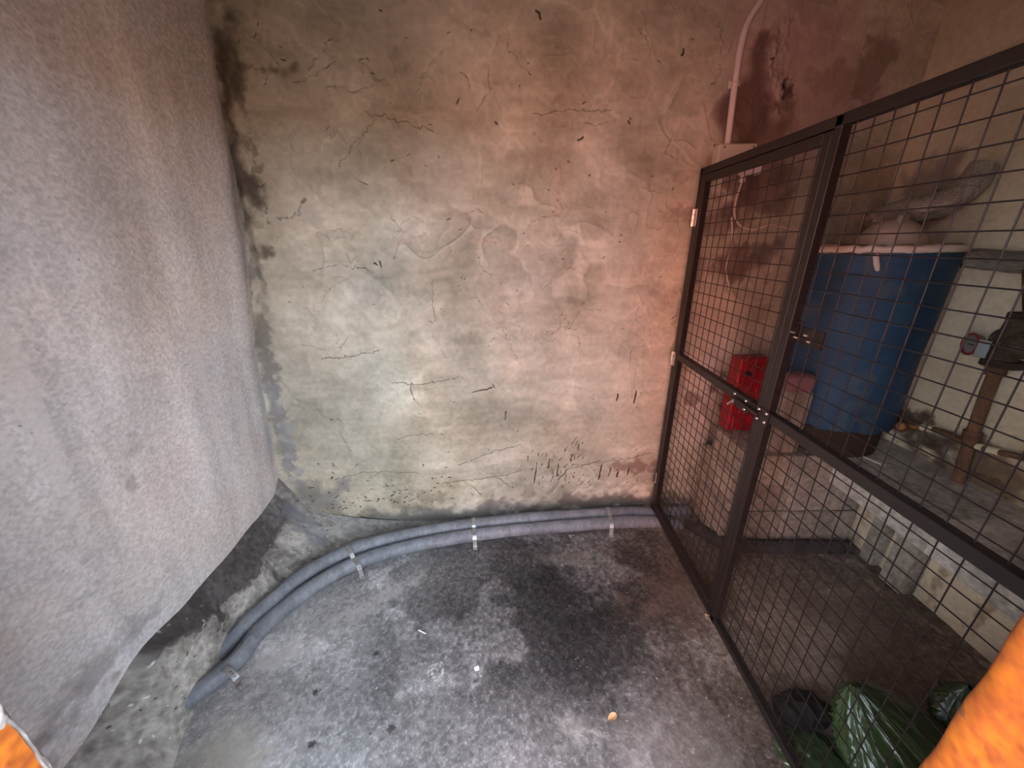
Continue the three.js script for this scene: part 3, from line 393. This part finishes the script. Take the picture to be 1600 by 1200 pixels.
// ---------- conduit, switch boxes and loose cables on the back wall ----------
const onBack = (x, y, o) => [x, y, backZ(x) + backFace(x, y) + o];
const pvc = std(0xe6dcdc, 0.5), cableMat = std(0xcfc2bc, 0.55);
const con = thing('conduit', 'white plastic conduit curving down the back wall to the junction box', 'conduit');
part('pipe', tube([onBack(1.06, 2.5, 0.015), onBack(1.01, 2.41, 0.018), onBack(0.966, 2.345, 0.018), onBack(0.936, 2.29, 0.018), onBack(0.924, 2.22, 0.018), onBack(0.926, 2.1, 0.018), onBack(0.932, 1.99, 0.018), onBack(0.94, 1.88, 0.018)], 0.0125, 80, 14), pvc, con);
const sad = part('saddle_clip', [box(0.05, 0.018, 0.004, ...onBack(0.924, 2.1, 0.012), 0.001), new THREE.TorusGeometry(0.0145, 0.003, 8, 20).rotateX(Math.PI / 2).translate(...onBack(0.926, 2.1, 0.018)), box(0.014, 0.024, 0.012, ...onBack(0.904, 2.093, 0.015), 0.002)], pvc, con);
const jb = thing('junction_box', 'square off-white plastic junction box under the conduit, partly behind the gate rail', 'junction box', onBack(0.972, 1.84, 0.03));
const boxMat = std(0xd8cfc0, 0.55);
part('body', box(0.165, 0.09, 0.055, 0, 0, 0, 0.012), boxMat, jb); part('lid', box(0.15, 0.078, 0.008, 0, 0, 0.03, 0.003), boxMat, jb);
for (const [x, y] of [[-0.062, 0.028], [0.062, 0.028], [0.062, -0.028], [-0.062, -0.028]]) part('screw', new THREE.CylinderGeometry(0.004, 0.004, 0.003, 10).rotateX(Math.PI / 2).translate(x, y, 0.0345), std(0x6b625a, 0.5, 0.5), jb);
const iso = thing('isolator_box', 'small pale isolator box with a cable gland below the junction box', 'switch box', onBack(1.05, 1.795, 0.028));
part('body', box(0.085, 0.05, 0.05, 0.01, 0, 0, 0.006), pvc, iso); part('gland', [rod([-0.015, -0.025, 0], [-0.015, -0.042, 0], 0.011, 14), rod([-0.015, -0.04, 0], [-0.015, -0.055, 0], 0.014, 6, 0.012)], pvc, iso);
const cb1 = part('hanging_cable', tube([onBack(1.035, 1.745, 0.026), onBack(1.03, 1.67, 0.012), onBack(1.038, 1.61, 0.009), onBack(1.074, 1.566, 0.009), onBack(1.136, 1.546, 0.009), onBack(1.187, 1.556, 0.009), onBack(1.232, 1.566, 0.009), onBack(1.335, 1.547, 0.009), onBack(1.44, 1.54, 0.009)], 0.0048, 90, 8), cableMat, scene);
tag(cb1, 'upper white cable dropping from the isolator box then swinging right toward the cylinder', 'cable');
const cb2 = part('hanging_cable', tube([onBack(1.03, 1.60, 0.002), onBack(1.038, 1.56, 0.006), onBack(1.05, 1.487, 0.01), onBack(1.049, 1.372, 0.01), onBack(1.062, 1.313, 0.01), onBack(1.098, 1.251, 0.01), onBack(1.154, 1.212, 0.01), onBack(1.212, 1.198, 0.01), onBack(1.273, 1.212, 0.01), onBack(1.316, 1.245, 0.01), onBack(1.346, 1.288, 0.01)], 0.0045, 100, 8), cableMat, scene);
tag(cb2, 'lower white cable hanging in a deep loop on the wall behind the gate', 'cable');

// ---------- things standing on the plinth and shelf ----------
const red = thing('red_container', 'red plastic container with whitish smears, standing behind the gate latch', 'container', [1.145, 0.602, -1.68]);
const redTex = new Surface(0, 0, 0.5, 0.5, 500, (x, y) => { const s = smooth(0.62, 0.7, fbm(x * 26, y * 14, 4, 1200)), l = (fbm(x * 20, y * 20, 3, 1210) - 0.5) * 40; return [lerp(150 + l, 190, s * 0.5), lerp(18 + l * 0.3, 120, s * 0.5), lerp(30 + l * 0.3, 116, s * 0.5), 0.5]; });
const redMat = relief(redTex, 0.001, { roughness: 0.45 });
part('body', shape(new RoundedBoxGeometry(0.15, 0.38, 0.09, 5, 0.014), (v) => { if (v.y > 0.12) v.x += 0.002; v.z += 0.004 * Math.cos(v.x * 60); }).translate(0, 0.192, 0), redMat, red);
part('filler_cap', rod([-0.03, 0.31, 0.04], [-0.03, 0.31, 0.052], 0.014, 16), std(0x2a1516, 0.6), red);
const sack = thing('cement_sack', 'pale beige paper sack with a mauve folded top, standing left of the cylinder', 'sack', [1.215, 0.602, -1.462]);
part('body', shape(new RoundedBoxGeometry(0.12, 0.3, 0.085, 8, 0.02), (v) => { const k = 1 + (fbm3(v.x * 10 + 5, v.y * 10 + 5, v.z * 10 + 5, 3, 1220) - 0.5) * 0.2; v.x *= k; v.z *= k; }).translate(0, 0.152, 0), new THREE.MeshStandardMaterial({ ...greyMaps, color: new THREE.Color(1.3, 1.1, 0.92), bumpScale: 0.006, roughness: 0.95 }), sack);
part('folded_top', shape(new RoundedBoxGeometry(0.12, 0.08, 0.085, 6, 0.025), (v) => { const k = 1 + (fbm3(v.x * 22 + 15, v.y * 22 + 5, v.z * 22 + 5, 3, 1230) - 0.5) * 0.34; v.x *= k; v.z *= k; v.y *= k; }).translate(-0.004, 0.33, 0.0), std(0x8a6468, 0.85), sack);
const flat = part('flat_cable', shape(tube([[1.47, 0.606, -1.84], [1.475, 0.61, -1.72], [1.5, 0.607, -1.56], [1.53, 0.606, -1.42], [1.57, 0.606, -1.32]], 0.006, 50, 8), (v) => { v.y = 0.604 + (v.y - 0.604) * 0.5; }), std(0xd2c6bc, 0.5), scene);
tag(flat, 'loose pale cable lying on the shelf slab under the cylinder', 'cable');

// ---------- the two grey pipes on the floor and their straps ----------
const pipeTex = new Surface(0, 0, 1, 1, 500, (x, y) => { const m = fbm(x * 18, y * 6, 4, 1300), f = fbm(x * 80, y * 60, 3, 1310), l = 112 + (m - 0.5) * 46 + (f - 0.5) * 30; return [l - 3, l, l + 8, clamp(0.5 + (m - 0.5) * 0.6 + (f - 0.5) * 0.4)]; });
{ const m = pipeTex.maps(); for (const t of [m.map, m.bumpMap]) t.repeat.set(3, 0.25); pipeTex.mats = m; }
const pipeMat = new THREE.MeshStandardMaterial({ ...pipeTex.mats, bumpScale: 0.004, roughness: 0.62 });
const PR = 0.034;
const lumpy = (g, k) => shape(g, (v, n) => { v.addScaledVector(n, (fbm3(v.x * 9 + k, v.y * 20 + 5, v.z * 9 + 30, 3, 1320) - 0.5) * 0.008); });
const frontLine = [[-1.2, 0.0, -0.74], [-1.13, 0.028, -0.83], [-1.06, 0.034, -0.94], [-1.035, 0.036, -1.08], [-0.94, 0.036, -1.24], [-0.8, 0.036, -1.375], [-0.56, 0.036, -1.483], [-0.215, 0.036, -1.565], [0.15, 0.036, -1.61], [0.5, 0.034, -1.642], [0.7, 0.014, -1.672], [0.85, 0.0, -1.68], [0.95, -0.01, -1.665]];
const rearLine = [[-1.155, 0.012, -0.96], [-1.115, 0.045, -1.05], [-1.06, 0.06, -1.16], [-0.98, 0.066, -1.30], [-0.82, 0.064, -1.445], [-0.57, 0.056, -1.548], [-0.22, 0.05, -1.628], [0.15, 0.046, -1.676], [0.5, 0.04, -1.71], [0.7, 0.02, -1.74], [0.85, 0.004, -1.755], [1.03, 0.004, -1.77]];
tag(part('floor_pipe', lumpy(tube(frontLine, PR, 260, 18), 3), pipeMat, scene), 'front one of two dusty grey lagged pipes along the floor, reaching nearest to the camera', 'pipe');
tag(part('floor_pipe', lumpy(tube(rearLine, PR, 220, 18), 8), pipeMat, scene), 'rear one of two dusty grey lagged pipes, tucked against the foot of the wall', 'pipe');
tag(part('floor_pipe', lumpy(tube([[0.99, -0.005, -1.66], [1.03, 0.02, -1.58], [1.1, 0.034, -1.485], [1.25, 0.036, -1.456], [1.5, 0.036, -1.452], [1.7, 0.036, -1.445]], PR, 120, 18), 5), new THREE.MeshStandardMaterial({ ...pipeTex.mats, bumpScale: 0.004, roughness: 0.9, color: new THREE.Color(0.34, 0.26, 0.21) }), scene), 'dark brown dirty pipe inside the cage along the foot of the block plinth', 'pipe');
const galv = std(0xa9a9ab, 0.45, 0.75);
function strap(a, b, label) { // from a point behind the rear pipe to a point in front of the front pipe
  const A = V(a), B = V(b), n = 26, g = [], w = 0.02, dir = B.clone().sub(A), side = new THREE.Vector3(-dir.z, 0, dir.x).normalize().multiplyScalar(w / 2), L = Math.hypot(dir.x, dir.z);
  const P = [], I = [], top = (t) => { const s = t * L, arc = (c, h) => { const d = Math.abs(s - c) / 0.046; return d < 1 ? h + 0.0385 * Math.sqrt(1 - d * d) : 0; }; return Math.max(0.003, a[1] > 0.001 ? arc(L * 0.36, a[1]) : 0, arc(L * 0.72, b[1]), a[1] > 0.001 && t > 0.3 && t < 0.75 ? 0.055 : 0); };
  for (let i = 0; i <= n; i++) {
    const t = i / n, y = top(t), q = A.clone().lerp(B, t);
    for (const k of [-1, 1]) for (const e of [0, 0.002]) P.push(q.x + side.x * k, y + e, q.z + side.z * k);
  }
  for (let i = 0; i < n; i++) { const o = i * 4, q = o + 4; for (const [e, f] of [[0, 2], [1, 3], [0, 1], [2, 3]]) I.push(o + e, o + f, q + e, o + f, q + f, q + e); }
  const geo = new THREE.BufferGeometry(); geo.setAttribute('position', new THREE.Float32BufferAttribute(P, 3)); geo.setIndex(I); const m = geo.toNonIndexed(); m.computeVertexNormals(); m.setAttribute('uv', new THREE.Float32BufferAttribute(new Float32Array(m.attributes.position.count * 2), 2));
  const t = thing('pipe_strap', label, 'pipe strap', [0, 0, 0], 'metal straps over the floor pipes');
  part('band', m, galv, t);
  const e = B.clone().setY(0.005); part('tail', [box(0.03, 0.003, w, 0, 0, 0)].map((q) => q.rotateY(Math.atan2(-dir.z, dir.x)).translate(e.x, e.y, e.z)), galv, t);
  part('screw', new THREE.CylinderGeometry(0.005, 0.005, 0.006, 10).translate(e.x, 0.007, e.z), chrome, t);
  for (let i = 0; i < 3; i++) { const q = A.clone().lerp(B, 0.8 + i * 0.07); part('strap_hole', new THREE.CylinderGeometry(0.0028, 0.0028, 0.001, 8).translate(q.x, top(0.8 + i * 0.07) + 0.0022, q.z), std(0x2c2c2e, 0.9), t); }
}
strap([-0.23, 0.05, -1.68], [-0.205, 0.036, -1.505], 'metal strap over both floor pipes in the middle of the back wall');
strap([-0.87, 0.064, -1.46], [-0.735, 0.036, -1.33], 'shiny perforated strap over both pipes where they bend round the corner');
strap([-1.13, 0.0, -0.92], [-1.0, 0.034, -0.86], 'perforated strap nearest the camera, over the end of the front pipe');
strap([0.545, 0.044, -1.76], [0.53, 0.036, -1.58], 'dusty strap over the floor pipes just left of the gate');

// ---------- sacks on the cage floor ----------
const crumple = (geo, k, amp, f) => shape(geo, (v, n) => { const a = Math.abs(fbm3(v.x * f + k, v.y * f * 0.4 + k, v.z * f + 20, 3, 1400) - 0.5), b = Math.abs(fbm3(v.x * f * 2.3 + k, v.y * f * 0.8, v.z * f * 2.3 + 9, 3, 1420) - 0.5); v.addScaledVector(n, (0.12 - a) * amp * 2.6 + (0.1 - b) * amp); if (v.y < 0.004) v.y = 0.004; });
const plastic = (c, r = 0.32) => new THREE.MeshPhysicalMaterial({ color: c, roughness: r, clearcoat: 0.5, clearcoatRoughness: 0.25, side: THREE.DoubleSide });
const gs = thing('green_sack', 'crumpled green plastic sack on the cage floor, poking under the bottom rail', 'sack', [1.06, 0, -0.6]);
const pleated = (cx, cz, tx, tz, H, R, k) => sheet(140, 70, (u, v) => {
  const a = u * 6.2832, fold = Math.abs(fbm(Math.cos(a) * 4.5 + k, Math.sin(a) * 4.5 + v * 2.2 + 9, 3, 1450) - 0.5) * 2, fine = Math.abs(fbm(Math.cos(a) * 9 + k, Math.sin(a) * 9 + v * 6 + 20, 3, 1460) - 0.5) * 2;
  const prof = v < 0.25 ? 0.86 + 0.14 * Math.sin(v / 0.25 * 1.57) : 1.02 - Math.pow((v - 0.25) / 0.75, 1.6) * 0.98, r = R * prof * (1 + (0.35 - fold) * 0.42 + (0.3 - fine) * 0.16), t = v * v * (1.4 - 0.4 * v);
  return [lerp(cx, tx, t) + Math.cos(a) * r, 0.004 + H * Math.pow(v, 0.85) + (fine - 0.3) * 0.02 * v, lerp(cz, tz, t) + Math.sin(a) * r, u, v];
}, true);
part('bag', pleated(0.1, 0.02, -0.05, -0.1, 0.25, 0.165, 4), plastic(0x3d4c2c), gs);
part('loose_end', crumple(new THREE.SphereGeometry(1, 60, 40).scale(0.11, 0.022, 0.06).translate(-0.15, 0.012, -0.06), 6, 0.02, 20), plastic(0x35452a), gs);
tag(part('black_sack', crumple(new THREE.SphereGeometry(1, 70, 50).scale(0.085, 0.045, 0.05).translate(0.955, 0.03, -0.755), 5, 0.03, 13), std(0x140c08, 0.85), scene), 'small black sack on the cage floor behind the green sack', 'sack');
tag(part('green_sack', pleated(1.46, -0.64, 1.4, -0.72, 0.2, 0.13, 15), plastic(0x2c3a20, 0.5), scene), 'darker olive plastic sack further inside the cage, right of the green one', 'sack');

// ---------- litter ----------
tag(part('straw', rod([-0.402, 0.004, -1.066], [-0.368, 0.004, -1.05], 0.0022, 6), std(0xefe9e0, 0.7), scene), 'thin white stick lying on the middle of the floor', 'stick');
tag(part('paper_scrap', shape(new THREE.IcosahedronGeometry(0.008, 2), (v) => { v.multiplyScalar(0.6 + noise3(v.x * 300 + 9, v.y * 300 + 9, v.z * 300 + 9) * 0.9); v.y *= 0.5; }).translate(-0.147, 0.004, -0.915), std(0xf2f0ee, 0.8), scene), 'tiny white scrap on the floor beside the pale ring mark', 'scrap');
tag(part('dry_leaf', shape(new THREE.PlaneGeometry(0.034, 0.022, 8, 6).rotateX(-Math.PI / 2), (v) => { const k = Math.abs(v.x) / 0.017; v.z *= 1 - 0.65 * k * k; v.y = 0.004 + 0.008 * Math.abs(v.z) / 0.011 + 0.004 * k; }).rotateY(0.5).translate(0.323, 0.0, -0.755), std(0xc99b74, 0.7, 0, { side: THREE.DoubleSide }), scene), 'small curled tan leaf on the floor in front of the gate', 'leaf');
for (const [x, z, a, l] of [[0.77, -1.66, 0.4, 'pale straw wisp on the floor at the foot of the hinge post'], [0.3, -1.585, 0.9, 'short pale wisp on the floor in front of the pipes'], [0.815, -1.12, 1.3, 'pale wisp on the floor beside the bottom rail at the gate post']]) tag(part('straw', [0, 0.5, -0.6].map((t, i) => rod([x, 0.004, z], [x + 0.03 * Math.cos(a + t), 0.006 + i * 0.002, z + 0.03 * Math.sin(a + t)], 0.0012, 5)), std(0xcdbb9d, 0.8), scene), l, 'straw');

renderer.render(scene, camera);
